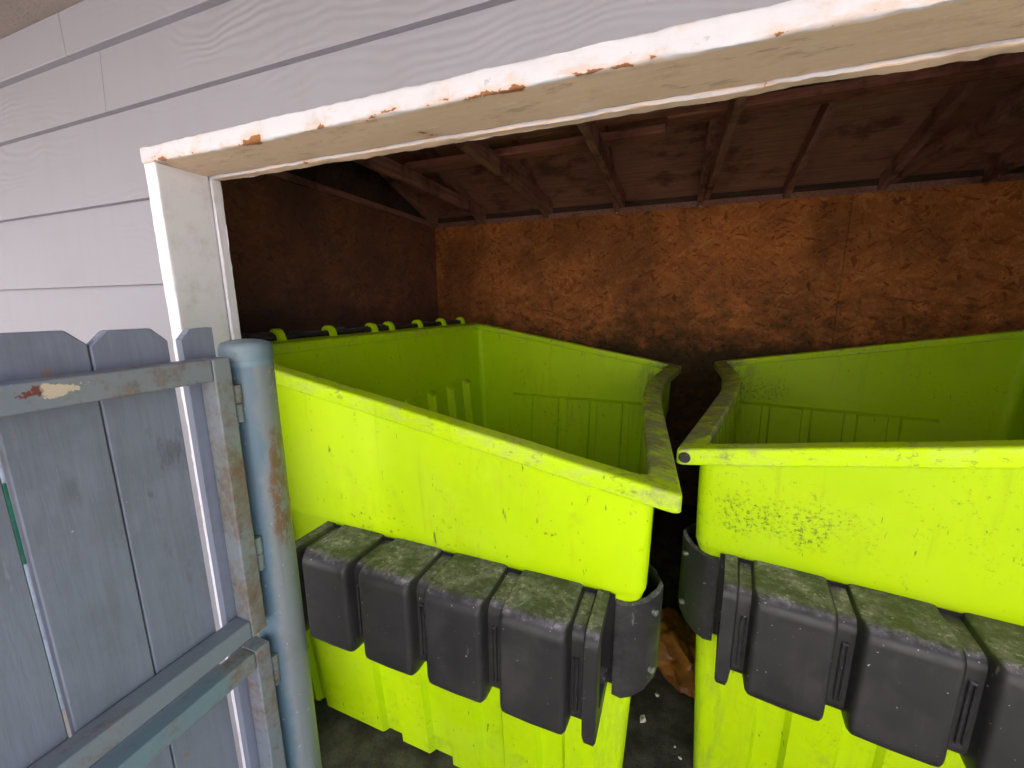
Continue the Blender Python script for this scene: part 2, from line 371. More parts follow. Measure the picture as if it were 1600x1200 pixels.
def mat_post():
    m = M('painted_pipe', 0.45, 0.45)
    x, y, z = m.sep()
    n1 = m.noise(7, 5, 0.65); n2 = m.noise(45, 5, 0.7)
    # colour turns from bluer to greyer towards the bin side
    side = m.math('ADD', m.math('ADD', m.mul(x, 0.59), m.mul(y, 0.81)), m.mul(m.math('SUBTRACT', m.noise(5, 4, 0.7), 0.5), 0.07))
    c = m.mix(m.ramp(side, -0.012, 0.006), (0.115, 0.195, 0.265), (0.225, 0.255, 0.285))
    c = m.mix(m.mul(m.ramp(m.noise(16, 5, 0.7, v=m.map((1, 1, 0.25))), 0.5, 0.7), 0.4), c, (0.20, 0.23, 0.25))
    bld = m.ramp(z, 1.495, 1.505)
    c = m.mix(bld, c, (0.19, 0.30, 0.37))
    zone = m.mul(m.ramp(side, -0.004, 0.018), m.math('ADD', m.mul(m.ramp(z, 1.02, 1.12), m.math('SUBTRACT', 1.0, m.ramp(z, 1.33, 1.40))), 0.10))
    hair = m.math('ADD', m.mul(m.noise(75, 6, 0.8, v=m.map((1, 1, 0.35), rot=(0.5, 0.6, 0))), 0.6), m.mul(m.noise(22, 5, 0.7, v=m.map((1, 1, 0.5), rot=(-0.5, 0.4, 0))), 0.45))
    r = m.ramp(m.math('ADD', m.mul(zone, 0.12), hair), 0.60, 0.69)
    c = m.mix(m.mul(zone, 0.35), c, (0.22, 0.21, 0.17))
    c = m.mix(m.mul(r, zone, 0.85), c, m.mix(n2, (0.12, 0.060, 0.028), (0.27, 0.16, 0.085)))
    top = m.mul(m.ramp(z, 1.42, 1.46), m.math('SUBTRACT', 1.0, m.ramp(z, 1.49, 1.50)), m.ramp(side, 0.022, 0.03))
    chip = m.ramp(n2, 0.48, 0.54)
    c = m.mix(m.mul(top, chip, 0.85), c, m.mix(m.noise(90, 2), (0.08, 0.06, 0.05), (0.62, 0.56, 0.5)))
    mot = m.ramp(m.noise(11, 6, 0.75), 0.48, 0.70)
    c = m.mix(m.mul(mot, 0.40), c, (0.17, 0.175, 0.155))
    run = m.ramp(m.noise(35, 4, 0.7, v=m.map((1, 1, 0.05))), 0.56, 0.70)
    c = m.mix(m.mul(run, 0.35), c, (0.13, 0.135, 0.12))
    sp = m.ramp(m.noise(60, 3), 0.68, 0.71)
    c = m.mix(m.mul(sp, 0.7), c, (0.5, 0.5, 0.52))
    m.color(c); m.bump(n2, 0.12, 0.002)
    return m.m
def mat_picket():
    m = M('grey_painted_wood', 0.6, 0.3)
    w = m.rnd()
    g = m.noise(70, 4, 0.65, v=m.map((1, 1, 0.07)), w=w); b = m.noise(7, 5, 0.65, w=w)
    c = m.mix(m.ramp(g, 0.3, 0.75), (0.218, 0.244, 0.325), (0.19, 0.212, 0.274))
    c = m.mix(m.mul(m.ramp(b, 0.42, 0.7), 0.55), c, (0.135, 0.148, 0.18))
    kn = m.ramp(m.noise(5, 3, 0.5, v=m.map((2.2, 1, 0.8)), w=m.math('ADD', w, 9.0)), 0.64, 0.72)
    c = m.mix(m.mul(kn, 0.5), c, (0.10, 0.105, 0.125))
    scuff = m.ramp(m.noise(24, 5, 0.7, v=m.map((1, 1, 0.6), rot=(0, 0.7, 0)), w=w), 0.66, 0.70)
    c = m.mix(m.mul(scuff, 0.8), c, (0.27, 0.17, 0.13))
    smear = m.ramp(m.noise(13, 5, 0.7, v=m.map((1.3, 1, 0.5), rot=(0, 0.55, 0)), w=w), 0.58, 0.68)
    c = m.mix(m.mul(smear, 0.55), c, (0.085, 0.092, 0.11))
    lite = m.ramp(m.noise(40, 4, 0.75, v=m.map((1, 1, 0.12)), w=w), 0.67, 0.71)
    c = m.mix(m.mul(lite, 0.4), c, (0.36, 0.38, 0.42))
    sp = m.ramp(m.noise(75, 2, w=w), 0.755, 0.775)
    c = m.mix(m.mul(sp, 0.7), c, (0.62, 0.6, 0.6))
    m.color(c); m.bump(m.math('ADD', g, m.mul(b, 0.8)), 0.35, 0.003)
    return m.m
def mat_ground(name, a, b, stain=0.5, sc=1.0):
    m = M(name, 0.95, 0.08)
    n1 = m.noise(3*sc, 6, 0.65); n2 = m.noise(60*sc, 4, 0.7)
    c = m.mix(m.ramp(n1, 0.35, 0.7), a, b)
    c = m.mix(m.mul(m.ramp(n2, 0.5, 0.75), stain), c, tuple(q*0.45 for q in a))
    sp = m.ramp(m.noise(130*sc, 2), 0.72, 0.76)
    c = m.mix(m.mul(sp, 0.5), c, tuple(min(0.6, q*3+0.08) for q in a))
    m.color(c); m.bump(m.math('ADD', n2, m.mul(n1, 0.7)), 0.5, 0.006)
    return m.m
def mat_flat(name, c, rough=0.5, var=0.25, sc=25.0, metal=0.0):
    m = M(name, rough, 0.4)
    n = m.noise(sc, 4, 0.6)
    m.color(m.mix(m.ramp(n, 0.35, 0.7), c, tuple(q*(1-var) for q in c)))
    m.b.inputs['Metallic'].default_value = metal
    m.bump(n, 0.2, 0.003)
    return m.m

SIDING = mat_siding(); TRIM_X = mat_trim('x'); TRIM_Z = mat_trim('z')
OSB = mat_osb(); OSB_SIDE = mat_osb(0.66, True, name='stained_shaded_strand_board'); OSB_ROOF = mat_wood('old_roof_board', (0.44, 0.21, 0.145), (0.26, 0.125, 0.09), 'x')
BEAM = mat_wood('aged_rafter_wood', (0.42, 0.205, 0.145), (0.22, 0.105, 0.08), 'y')
PLANK = mat_wood('red_plank_wood', (0.44, 0.17, 0.12), (0.24, 0.09, 0.065), 'x')
LIME_BODY = mat_lime('lime_polyethylene', 'body'); LIME_RIM = mat_lime('worn_lime_polyethylene', 'rim')
LIME_MOULD = mat_lime('mouldy_lime_polyethylene', 'body', 1.0)
BLACK = mat_black()
POST = mat_post()
STEEL = mat_steel('grey_painted_steel', (0.20, 0.235, 0.29), (0.225, 0.25, 0.285), 0.605)
STEEL_CHIP = mat_steel('flaked_painted_steel', (0.20, 0.235, 0.29), (0.225, 0.25, 0.285), 0.62, True)
STEEL_RUST = mat_steel('rusty_painted_steel', (0.225, 0.25, 0.275), (0.20, 0.245, 0.235), 0.562)
STEEL_BLUE = mat_steel('blue_painted_steel', (0.17, 0.25, 0.31), (0.22, 0.26, 0.28), 0.60)
PICKET = mat_picket()
ZINC = mat_flat('zinc_rivet', (0.5, 0.5, 0.5), 0.35, 0.3, 60, 0.8)
HINGE = mat_steel('painted_hinge_steel', (0.22, 0.27, 0.29), (0.25, 0.27, 0.26), 0.60)

# ------------------------------------------------------------------ setting: ground
bm = bmesh.new(); bmesh.ops.create_grid(bm, x_segments=1, y_segments=1, size=400); o = struct(link('ground', bm, mat_ground('asphalt_ground', (0.055, 0.053, 0.05), (0.075, 0.072, 0.068)))); o.location.z = -0.012
bm = bmesh.new()
for v in bmesh.ops.create_grid(bm, x_segments=1, y_segments=1, size=1)['verts']: v.co = Vector((v.co.x*14, -7.03+v.co.y*7, -0.006))
struct(link('pavement', bm, mat_ground('pale_concrete', (0.44, 0.39, 0.34), (0.50, 0.44, 0.385), 0.2)))
bm = bmesh.new()
for v in bmesh.ops.create_grid(bm, x_segments=120, y_segments=70, size=1)['verts']:
    v.co = Vector((0.35+v.co.x*2.38, 1.34+v.co.y*1.36, 0.0))
    v.co.z = -0.001+0.006*max(0, noise.noise(v.co*6))+0.004*max(0, noise.noise(v.co*17))
struct(link('floor', bm, mat_ground('grimy_floor', (0.040, 0.035, 0.030), (0.11, 0.098, 0.085), 0.85, 2.2), None, 60))

# ------------------------------------------------------------------ setting: the shed
XL, XR, YB, ZT = -2.03, 2.72, 2.70, 2.305
OX0, OX1, OZ = -1.2357, 1.25, 2.010
shed = thing('bin_shed', 'open fronted timber shed with pale lap siding, chipped white trim and bare strand board inside', 'shed')
bm = bmesh.new()
def lap(x0, x1, z0, z1, zb):
    """one siding board: zb is the bottom of the whole board (its lower edge stands proud), z0..z1 the piece kept"""
    f = lambda z: 0.020-0.014*(1-(z-zb)/0.21)
    lo, hi = z0, z1
    v = [bm.verts.new(p) for p in ((x0, f(lo), lo), (x1, f(lo), lo), (x1, f(hi), hi), (x0, f(hi), hi), (x0, 0.045, lo), (x1, 0.045, lo), (x1, 0.045, hi), (x0, 0.045, hi))]
    for q in ((0, 1, 2, 3), (1, 5, 6, 2), (5, 4, 7, 6), (4, 0, 3, 7), (3, 2, 6, 7), (4, 5, 1, 0)): bm.faces.new([v[k] for k in q])
zs = [1.8965-0.211*k for k in range(9, -1, -1)]
for zb in zs:
    z0, z1 = max(zb, 0.02), min(zb+0.211, 2.1075)
    j = -2.9 if int(zb*10) % 2 else -3.6
    if z1 <= OZ: 
        lap(-5.0, j-0.001, z0, z1-0.0002, zb); lap(j+0.001, OX0, z0, z1-0.0002, zb)
    else:
        lap(-5.0, j-0.001, z0, z1-0.0002, zb); lap(j+0.001, OX0, z0, z1-0.0002, zb); lap(OX0, 5.0, OZ+0.0005, z1-0.0002, zb)
for a, b in ((-5.0, -1.3562), (-1.3548, 2.2), (2.2014, 5.0)): lap(a, b, 2.1075, 2.2545, 2.1075)
link('siding', bm, SIDING, shed)
bm = bmesh.new(); box(bm, -5, -1.4575, -0.004, 0.03, 2.2475, 2.343, 0.002, 1); box(bm, -1.4560, 5, -0.004, 0.03, 2.2475, 2.343, 0.002, 1)
link('frieze_board', bm, SIDING, shed)
bm = bmesh.new(); box(bm, -5, 5, -1.02, 0.02, 2.3435, 2.356); link('soffit', bm, mat_ground('textured_soffit_paint', (0.34, 0.29, 0.26), (0.30, 0.255, 0.225), 0.35, 1.6), shed)
bm = bmesh.new(); box(bm, -5, 5, -1.045, -1.021, 2.30, 2.48, 0.003, 1); link('fascia', bm, SIDING, shed)
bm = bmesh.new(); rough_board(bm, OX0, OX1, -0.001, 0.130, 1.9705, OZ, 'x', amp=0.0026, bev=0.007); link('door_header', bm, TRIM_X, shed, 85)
bm = bmesh.new(); rough_board(bm, OX0+0.001, OX0+0.0457, 0.0, 0.128, 0.0, 1.9703, 'z', amp=0.0014, bev=0.005, seed=4); link('door_jamb', bm, TRIM_Z, shed, 85)
bm = bmesh.new(); rough_board(bm, OX1-0.0457, OX1-0.001, 0.0, 0.128, 0.0, 1.9703, 'z', amp=0.0014, bev=0.005, seed=8); link('door_jamb', bm, TRIM_Z, shed, 85)
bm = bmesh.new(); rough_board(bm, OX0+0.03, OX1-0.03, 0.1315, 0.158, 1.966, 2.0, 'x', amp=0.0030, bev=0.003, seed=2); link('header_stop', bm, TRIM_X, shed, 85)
bm = bmesh.new(); rough_board(bm, OX0+0.02, OX0+0.0505, 0.1305, 0.157, 0.0, 1.9655, 'z', amp=0.0018, bev=0.003, seed=6); link('jamb_stop', bm, TRIM_Z, shed, 85)
bm = bmesh.new()
box(bm, XL-0.1, OX0-0.001, 0.046, 0.150, 0, 2.36); box(bm, OX1+0.001, XR+0.1, 0.046, 0.150, 0, 2.36); box(bm, OX0-0.0005, OX1+0.0005, 0.046, 0.150, 2.0115, 2.36)
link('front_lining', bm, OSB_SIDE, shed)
# back wall: sheets with a gap between
bm = bmesh.new()
for a, b in ((XL, -1.39), (-1.387, -0.1665), (-0.1645, 1.054), (1.057, 2.276), (2.279, XR)): box(bm, a, b, YB, YB+0.012, 0.0, ZT, 0.0008, 1)
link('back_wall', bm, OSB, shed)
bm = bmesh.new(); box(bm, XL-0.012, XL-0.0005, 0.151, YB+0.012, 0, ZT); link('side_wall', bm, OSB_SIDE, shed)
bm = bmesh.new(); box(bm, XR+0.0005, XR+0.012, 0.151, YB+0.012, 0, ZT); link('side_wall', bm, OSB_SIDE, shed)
bm = bmesh.new(); box(bm, XL-0.2, XR+0.2, YB+0.014, YB+0.11, 0, 2.45); box(bm, XL-0.11, XL-0.0135, 0.151, YB+0.013, 0, 2.9); box(bm, XR+0.0135, XR+0.11, 0.151, YB+0.013, 0, 2.9)
link('stud_wall', bm, mat_wood('dark_stud_wood', (0.10, 0.055, 0.04), (0.05, 0.03, 0.022), 'x'), shed)
bm = bmesh.new(); box(bm, XL, XR, YB+0.004, YB+0.0135, ZT+0.001, ZT+0.04); box(bm, XL-0.09, XL+0.02, 0.16, YB-0.021, ZT+0.001, ZT+0.04)
link('wall_plate', bm, BEAM, shed)
# roof: sheathing on two slopes, rafters and ceiling joists
RY, RZ = 1.25, 2.88
def slope_slab(bm, ya, za, yb, zb, x0, x1, t):
    v = []
    for x in (x0, x1):
        for (y, z) in ((ya, za), (yb, zb), (yb, zb+t), (ya, za+t)): v.append(bm.verts.new((x, y, z)))
    for q in ((0, 1, 2, 3), (7, 6, 5, 4), (0, 4, 5, 1), (1, 5, 6, 2), (2, 6, 7, 3), (3, 7, 4, 0)): bm.faces.new([v[k] for k in q])
KB = (RZ-2.392)/(RY-YB)          # back slope
zb_at = lambda y: RZ+KB*(y-RY)
bm = bmesh.new(); slope_slab(bm, YB+0.5, zb_at(YB+0.5), RY, RZ, -5, 5, 0.02); slope_slab(bm, RY+0.0003, RZ, -1.06, 2.46, -5, 5, 0.02)
link('roof_deck', bm, OSB_ROOF, shed)
for i, x in enumerate((-2.0, -1.56, -0.98, -0.42, 0.155, 0.68, 1.19, 1.68, 2.2)):
    bm = bmesh.new(); slope_slab(bm, YB-0.02, zb_at(YB-0.02)-0.092, RY+0.02, RZ-0.095, x-0.019, x+0.019, 0.089)
    slope_slab(bm, RY-0.02, RZ-0.098, 0.0, 2.46+(1.06)*(RZ-2.46)/(RY+1.06)-0.094, x-0.019, x+0.019, 0.089)
    link('rafter', bm, BEAM, shed)
    if i not in (0, 5):
        xx = x+0.040*(1 if i % 2 else 1)-0.0
        bm = bmesh.new(); box(bm, xx-0.019, xx+0.019, 0.155, YB-0.03, 2.338, 2.425, 0.003, 1)
        link('ceiling_joist', bm, BEAM, shed)
for (x0, x1, y0, y1, z) in ((-1.54, -0.07, 1.56, 1.66, 2.426), (-1.02, 0.10, 1.29, 1.39, 2.426), (-0.06, 2.5, 1.41, 1.51, 2.426), (-0.7, 1.0, 0.62, 0.70, 2.426)):
    bm = bmesh.new(); box(bm, x0, x1, y0, y1, z, z+0.038, 0.003, 1); link('brace_plank', bm, PLANK, shed)

# added pale building, out of view, that bounces sunlight back into the shed
BY = -9.5
nb = thing('bounce_building', 'added pale building with dark windows, out of view, bouncing sunlight into the shed', 'building', (0, BY, 0))
STUCCO = mat_ground('bounce_stucco', (0.70, 0.69, 0.69), (0.65, 0.64, 0.64), 0.12, 2.0)
bm = bmesh.new(); box(bm, -12, 12, -6, 0, 0, 7.8); link('wall', bm, STUCCO, nb)
bm = bmesh.new(); box(bm, -12.3, 12.3, -6.3, 0.3, 7.803, 8.05, 0.02, 1); link('roof', bm, mat_flat('grey_roof_edge', (0.25, 0.24, 0.23), 0.8), nb)
GLASS = mat_flat('dark_window_glass', (0.03, 0.035, 0.04), 0.08, 0.1)
FRAME = mat_flat('white_window_frame', (0.75, 0.75, 0.73), 0.4, 0.1)
for x in (-9.0, -4.5, 4.5, 9.0):
    for z in (1.0, 3.6, 6.1):
        bm = bmesh.new()
        for q in ((x-0.6, x+0.6, z, z+0.06), (x-0.6, x+0.6, z+1.04, z+1.1), (x-0.6, x-0.54, z+0.061, z+1.039), (x+0.54, x+0.6, z+0.061, z+1.039)): box(bm, q[0], q[1], 0.002, 0.06, q[2], q[3])
        f = link('window', bm, FRAME, nb)
        bm = bmesh.new(); box(bm, x-0.539, x+0.539, 0.002, 0.02, z+0.061, z+1.039); link('pane', bm, GLASS, f)

# ------------------------------------------------------------------ dumpster
Wd, Dd, HB, HF = 1.505, 1.985, 1.4923, 1.2254
def zrim(u): return HB+(HF-HB)*min(max(u, 0), Wd)/Wd
def bez(P, A, B, r, n):
    a = P+(A-P).normalized()*r; b = P+(B-P).normalized()*r
    return [(1-t)**2*a+2*t*(1-t)*P+t*t*b for t in [k/n for k in range(n+1)]]
def plan(inn, inf, inh, infr, r, near=(), far=(), kin=0.0):
    """plan outline of the bin, near hinge corner first; near / far: (u, extra inset) points along the two sides"""
    A = Vector((inh, inn)); D = Vector((Wd-infr, inn)); K = Vector((Wd-0.108-infr-kin, Dd*0.57)); C = Vector((Wd-infr, Dd-inf)); B = Vector((inh, Dd-inf))
    pts = bez(A, B, D, r, 4)
    pts += [Vector((u, inn+e)) for u, e in near]
    pts += bez(D, A, K, r, 4)
    for t in (0.2, 0.4): pts.append(D.lerp(K, t))
    pts += bez(K, D, C, 0.42, 8)
    for t in (0.6, 0.8): pts.append(K.lerp(C, t))
    pts += bez(C, K, B, r, 4)
    pts += [Vector((u, Dd-inf-e)) for u, e in far]
    pts += bez(B, C, A, r, 4)
    return pts
def stack(bm, rings):
    L = [[bm.verts.new(p) for p in ring] for ring in rings]
    for a, b in zip(L, L[1:]): bridge(bm, a, b)
    return L
IN_N = lambda z: 0.024+0.088*max(0, 1.28-z)
IN_F = lambda z: 0.054+0.048*max(0, 1.2-z)
IN_H = lambda z: 0.028+0.075*max(0, 1.40-z)
RIB = [(0.178, 0), (0.190, 1), (0.226, 1), (0.238, 0), (0.517, 0), (0.530, 1), (0.598, 1), (0.612, 0), (0.728, 0), (0.741, 1), (0.815, 1), (0.828, 0), (0.935, 0), (0.948, 1), (1.022, 1), (1.035, 0), (1.145, 0), (1.158, 1), (1.225, 1), (1.238, 0), (1.305, 0)]
PAN = [(0.350, 0), (0.362, 1), (0.512, 1), (0.519, .55), (0.568, .55), (0.575, 1), (0.708, 1), (0.715, .55), (0.770, .55), (0.777, 1), (0.930, 1), (0.937, .55), (0.978, .55), (0.985, 1), (1.150, 1), (1.157, .55), (1.194, .55), (1.201, 1), (1.305, 1)]
def body_bm():
    bm = bmesh.new(); rings = []
    near = lambda d: [(u, e*d) for u, e in RIB]
    far = lambda d: [(u, e*d) for u, e in reversed(RIB)]
    def ring(z, d, top=None, th=0.0, sub=0.0):
        p = plan(IN_N(z)+th+sub, IN_N(z)+th+sub, IN_H(z)+th+sub, IN_F(z)+th+sub, 0.045, near(d), far(d))
        return [Vector((q.x, q.y, z)) for q in p]
    for z, d, s in ((0.0, 0.022, 0.012), (0.012, 0.022, 0), (0.3, 0.021, 0), (0.60, 0.017, 0), (0.66, 0.0, 0.002), (0.905, 0.0, 0.002), (0.925, 0, -0.002), (0.94, 0, -0.006), (1.05, 0, -0.004), (1.17, 0, 0)):
        rings.append(ring(z, d, sub=s))
    # last ring follows the sloping rim
    p = plan(0.024, 0.024, 0.028, 0.054, 0.045, near(0), far(0))
    rings.append([Vector((q.x, q.y, zrim(q.x)-0.030)) for q in p])
    stack(bm, rings)
    # inner shell
    TH = 0.026; rings = []
    pn = lambda d: [(u, e*d) for u, e in PAN]; pf = lambda d: [(u, e*d) for u, e in reversed(PAN)]
    for z, d in ((0.06, 0.040), (0.5, 0.040), (0.966, 0.036), (0.978, 0.0), (1.1, 0.0), (1.17, 0.0)):
        p = plan(IN_N(z)+TH, IN_N(z)+TH, IN_H(z)+TH, IN_F(z)+0.013, 0.04, pn(d), pf(d))
        rings.append([Vector((q.x, q.y, z)) for q in p])
    p = plan(0.05, 0.05, 0.054, 0.067, 0.04, pn(0), pf(0))
    rings.append([Vector((q.x, q.y, zrim(q.x)-0.030)) for q in p])
    L = stack(bm, rings)
    bm.faces.new(L[0])
    bmesh.ops.recalc_face_normals(bm, faces=bm.faces)
    # moulded uprights on the inside of the hinge wall
    for v0, v1 in ((0.32, 0.40), (0.54, 0.62), (0.97, 1.045), (1.195, 1.25), (1.415, 1.49), (1.63, 1.70)):
        prof = []
        for z, dep in ((0.05, 0.055), (1.075, 0.046), (1.105, 0.0)):
            u = IN_H(z)+TH-0.004
            prof.append([(u, v0-0.008, z), (u+dep*.7, v0, z), (u+dep, v0+0.018, z), (u+dep, v1-0.018, z), (u+dep*.7, v1, z), (u, v1+0.008, z)])
        L = [[bm.verts.new(q) for q in lp] for lp in prof]
        for a, b in zip(L, L[1:]): bridge(bm, a, b, False)
    return bm
def rim_bm():
    bm = bmesh.new()
    sec = ((0.024, 0.028, 0.054, -0.046), (0.004, 0.004, 0.004, -0.046), (0.0, 0.0, 0.0, -0.041), (0.0, 0.0, 0.0, -0.008), (0.0015, 0.0015, 0.0015, -0.004), (0.005, 0.005, 0.005, -0.001), (0.011, 0.011, 0.011, 0.0),
           (0.048, 0.052, 0.064, 0.0), (0.053, 0.057, 0.069, -0.002), (0.0565, 0.0605, 0.0725, -0.007), (0.058, 0.062, 0.074, -0.014), (0.058, 0.062, 0.074, -0.036), (0.054, 0.058, 0.070, -0.041), (0.030, 0.034, 0.060, -0.044))
    rings = []
    xs = [0.15+k*0.1 for k in range(13)]
    for n, h, f, dz in sec:
        kin = 0.0
        p = plan(n, n, h, f, 0.022+0.4*n, [(u, 0) for u in xs], [(u, 0) for u in reversed(xs)], kin)
        ring = []
        for q in p:
            wob = noise.noise(Vector((q.x*5, q.y*5, 1.5)))*0.0022
            ring.append(Vector((q.x, q.y, zrim(q.x)+dz+wob)))
        rings.append(ring)
    rings.append(rings[0])
    L = [[bm.verts.new(p) for p in ring] for ring in rings[:-1]]; L.append(L[0])
    for a, b in zip(L, L[1:]): bridge(bm, a, b)
    return bm
SL_B, SL_T, SL_P = 0.632, 0.925, -0.118
def pocket_bm():
    """black fork pocket: an open tube with four bumps and a flange at each end"""
    bm = bmesh.new()
    def prof(p, zt, zb, r, n=4):
        pts = [Vector((0.075, zb+0.0))]
        def arc(cx, cz, a0, a1):
            for k in range(n+1):
                a = a0+(a1-a0)*k/n; pts.append(Vector((cx+r*math.cos(a), cz+r*math.sin(a))))
        pts.append(Vector((p+r+0.006, zb))); arc(p+r, zb+r, -math.pi/2, -math.pi); pts.append(Vector((p, zb+r+0.006))); pts.append(Vector((p, zt-r-0.006)))
        arc(p+r, zt-r, math.pi, math.pi/2); pts.append(Vector((p+r+0.006, zt)))
        pts.append(Vector((0.055, zt)))
        return pts
    full = lambda sh=0.0: prof(SL_P+sh, SL_T-sh*.5, SL_B+sh*.9, 0.030)
    mid = prof(SL_P+0.034, SL_T-0.016, SL_B+0.026, 0.026)
    flg = prof(SL_P+0.008, SL_T-0.003, SL_B-0.004, 0.026)
    st = []
    def add(u, p): st.append([bm.verts.new((u, q.x, q.y)) for q in p])
    inner = prof(SL_P+0.058, SL_T-0.038, SL_B+0.050, 0.02)
    add(0.432, inner); add(0.430, full(0.016)); add(0.434, flg); add(0.460, flg); add(0.466, full(0.010)); add(0.474, mid); add(0.490, mid)
    b = 0.502
    for k in range(4):
        u = b+k*0.2083
        add(u-0.006, mid); add(u-0.002, full(0.016)); add(u+0.001, full(0.006)); add(u+0.007, full(0.001)); add(u+0.014, full()); add(u+0.080, full(-0.001)); add(u+0.148, full()); add(u+0.155, full(0.001)); add(u+0.161, full(0.006)); add(u+0.164, full(0.016)); add(u+0.168, mid)
    add(1.322, mid); add(1.328, full(0.008)); add(1.333, flg); add(1.354, flg); add(1.358, full(0.006)); add(1.357, inner)
    st.append([bm.verts.new((0.60, q.x, q.y)) for q in inner])
    for a, c in zip(st, st[1:]):
        bridge(bm, a, c, False)
    vb = lambda z: IN_N(z)-0.006
    pl = [bm.verts.new(p) for p in ((0.44, vb(SL_B), SL_B+.002), (1.371, vb(SL_B), SL_B+.002), (1.371, vb(SL_T), SL_T-.004), (0.44, vb(SL_T), SL_T-.004))]
    bm.faces.new(pl)
    # raised beads with a slot in each groove
    for k in range(3):
        u = b+0.2083*k+0.1845; y0 = SL_P+0.034
        box(bm, u-0.007, u-0.003, y0-0.008, y0+0.01, SL_B+0.065, SL_T-0.075, 0.0018, 1)
        box(bm, u+0.003, u+0.007, y0-0.008, y0+0.01, SL_B+0.065, SL_T-0.075, 0.0018, 1)
        box(bm, u-0.0065, u+0.0065, y0-0.008, y0+0.01, SL_T-0.076, SL_T-0.070, 0.0018, 1)
    u = 1.306; y0 = SL_P+0.034
    box(bm, u-0.007, u-0.003, y0-0.008, y0+0.01, SL_B+0.065, SL_T-0.085, 0.0018, 1); box(bm, u+0.003, u+0.007, y0-0.008, y0+0.01, SL_B+0.065, SL_T-0.085, 0.0018, 1)
    return bm
def bracket_bm():
    """black plate wrapped round the corner of the bin beside the pocket"""
    bm = bmesh.new()
    def path(off):
        yn = IN_N(0.77)-off; xf = Wd-IN_F(0.77)+off
        pts = [Vector((1.372, yn-0.004)), Vector((1.395, yn-0.006)), Vector((1.418, yn+0.002)), Vector((1.440+off*.4, yn+0.022)), Vector((1.462+off*.5, yn+0.055)), Vector((1.470+off*.5, yn+0.085)), Vector((1.455+off*.3, yn+0.13)), Vector((1.425, yn+0.17)), Vector((1.408, yn+0.21))]
        return pts
    def lim(i):
        zb = (0.628, 0.626, 0.632, 0.645, 0.662, 0.675, 0.675, 0.675, 0.675)[i]
        zt = (0.902, 0.901, 0.904, 0.908, 0.914, 0.917, 0.917, 0.912, 0.905)[i]
        return zb, zt
    rings = []
    po, pi_ = path(0.018), path(0.004)
    for i in range(len(po)):
        zb, zt = lim(i); o_, q = po[i], pi_[i]
        rings.append([bm.verts.new(p) for p in ((o_.x, o_.y, zb+.003), (o_.x, o_.y, zt-.003), ((o_.x*2+q.x)/3, (o_.y*2+q.y)/3, zt), (q.x, q.y, zt), (q.x, q.y, zb), ((o_.x*2+q.x)/3, (o_.y*2+q.y)/3, zb))])
    for a, c in zip(rings, rings[1:]): bridge(bm, a, c)
    bm.faces.new(rings[0]); bm.faces.new(rings[-1])
    return bm
def lug_bm(v):
    bm = bmesh.new()
    out = []
    for k in range(7):
        a = R(-20+k*33); out.append((-0.018+0.034*math.cos(a), 0.016+0.028*math.sin(a)))
    inn = []
    for k in range(7):
        a = R(178-k*33); inn.append((-0.020+0.018*math.cos(a), 0.013+0.015*math.sin(a)))
    poly = [(0.030, -0.012)]+out+inn+[(-0.004, -0.012)]
    z0 = zrim(0.0)
    A = [bm.verts.new((u, v-0.013, z0+z)) for u, z in poly]; B = [bm.verts.new((u, v+0.013, z0+z)) for u, z in poly]
    bridge(bm, A, B); bm.faces.new(A); bm.faces.new(B)
    bmesh.ops.bevel(bm, geom=[e for e in bm.edges if abs(e.verts[0].co.y-e.verts[1].co.y) < 1e-6], offset=0.003, segments=1, affect='EDGES')
    return bm
GR = 'pair of lime dumpsters in the shed'
dump = thing('dumpster', 'lime dumpster beside the blue pipe post, hooked hinge rod along its left rim', 'dumpster', (-1.45307, 0.20354, 0.002), -0.023816, GR)
body = link('body', body_bm(), LIME_BODY, dump, 38)
rim = link('rim', rim_bm(), LIME_RIM, dump, 45)
pocket = link('fork_pocket', pocket_bm(), BLACK, dump, 40)
brk = link('corner_bracket', bracket_bm(), BLACK, dump, 40)
yb = IN_N(0.77)
for zr in (0.700, 0.868):
    bm = bmesh.new(); c = Vector((1.4655, yb+0.020, zr)); d = Vector((0.86, -0.5, 0)).normalized()
    cyl(bm, c-d*0.008, c+d*0.003, 0.0085, 14); cyl(bm, c+d*0.003, c+d*0.0045, 0.0055, 12)
    link('rivet', bm, ZINC, brk, 40)
for v in (0.30, 0.565, 0.845, 0.985, 1.255, 1.525, 1.79): link('hinge_lug', lug_bm(v), LIME_BODY, dump, 40)
bm = bmesh.new(); zz = zrim(0)+0.013; cyl(bm, (-0.02, 0.08, zz), (-0.02, 1.87, zz), 0.009, 12)
for a, b_, r in ((0.10, 0.275, 0.019), (0.345, 0.40, 0.015), (0.60, 0.66, 0.017), (0.79, 0.82, 0.015), (0.88, 0.95, 0.018), (1.02, 1.10, 0.015), (1.30, 1.36, 0.016), (1.56, 1.62, 0.016), (1.66, 1.74, 0.014)): cyl(bm, (-0.02, a, zz), (-0.02, b_, zz), r, 16)
link('hinge_rod', bm, BLACK, dump, 40)

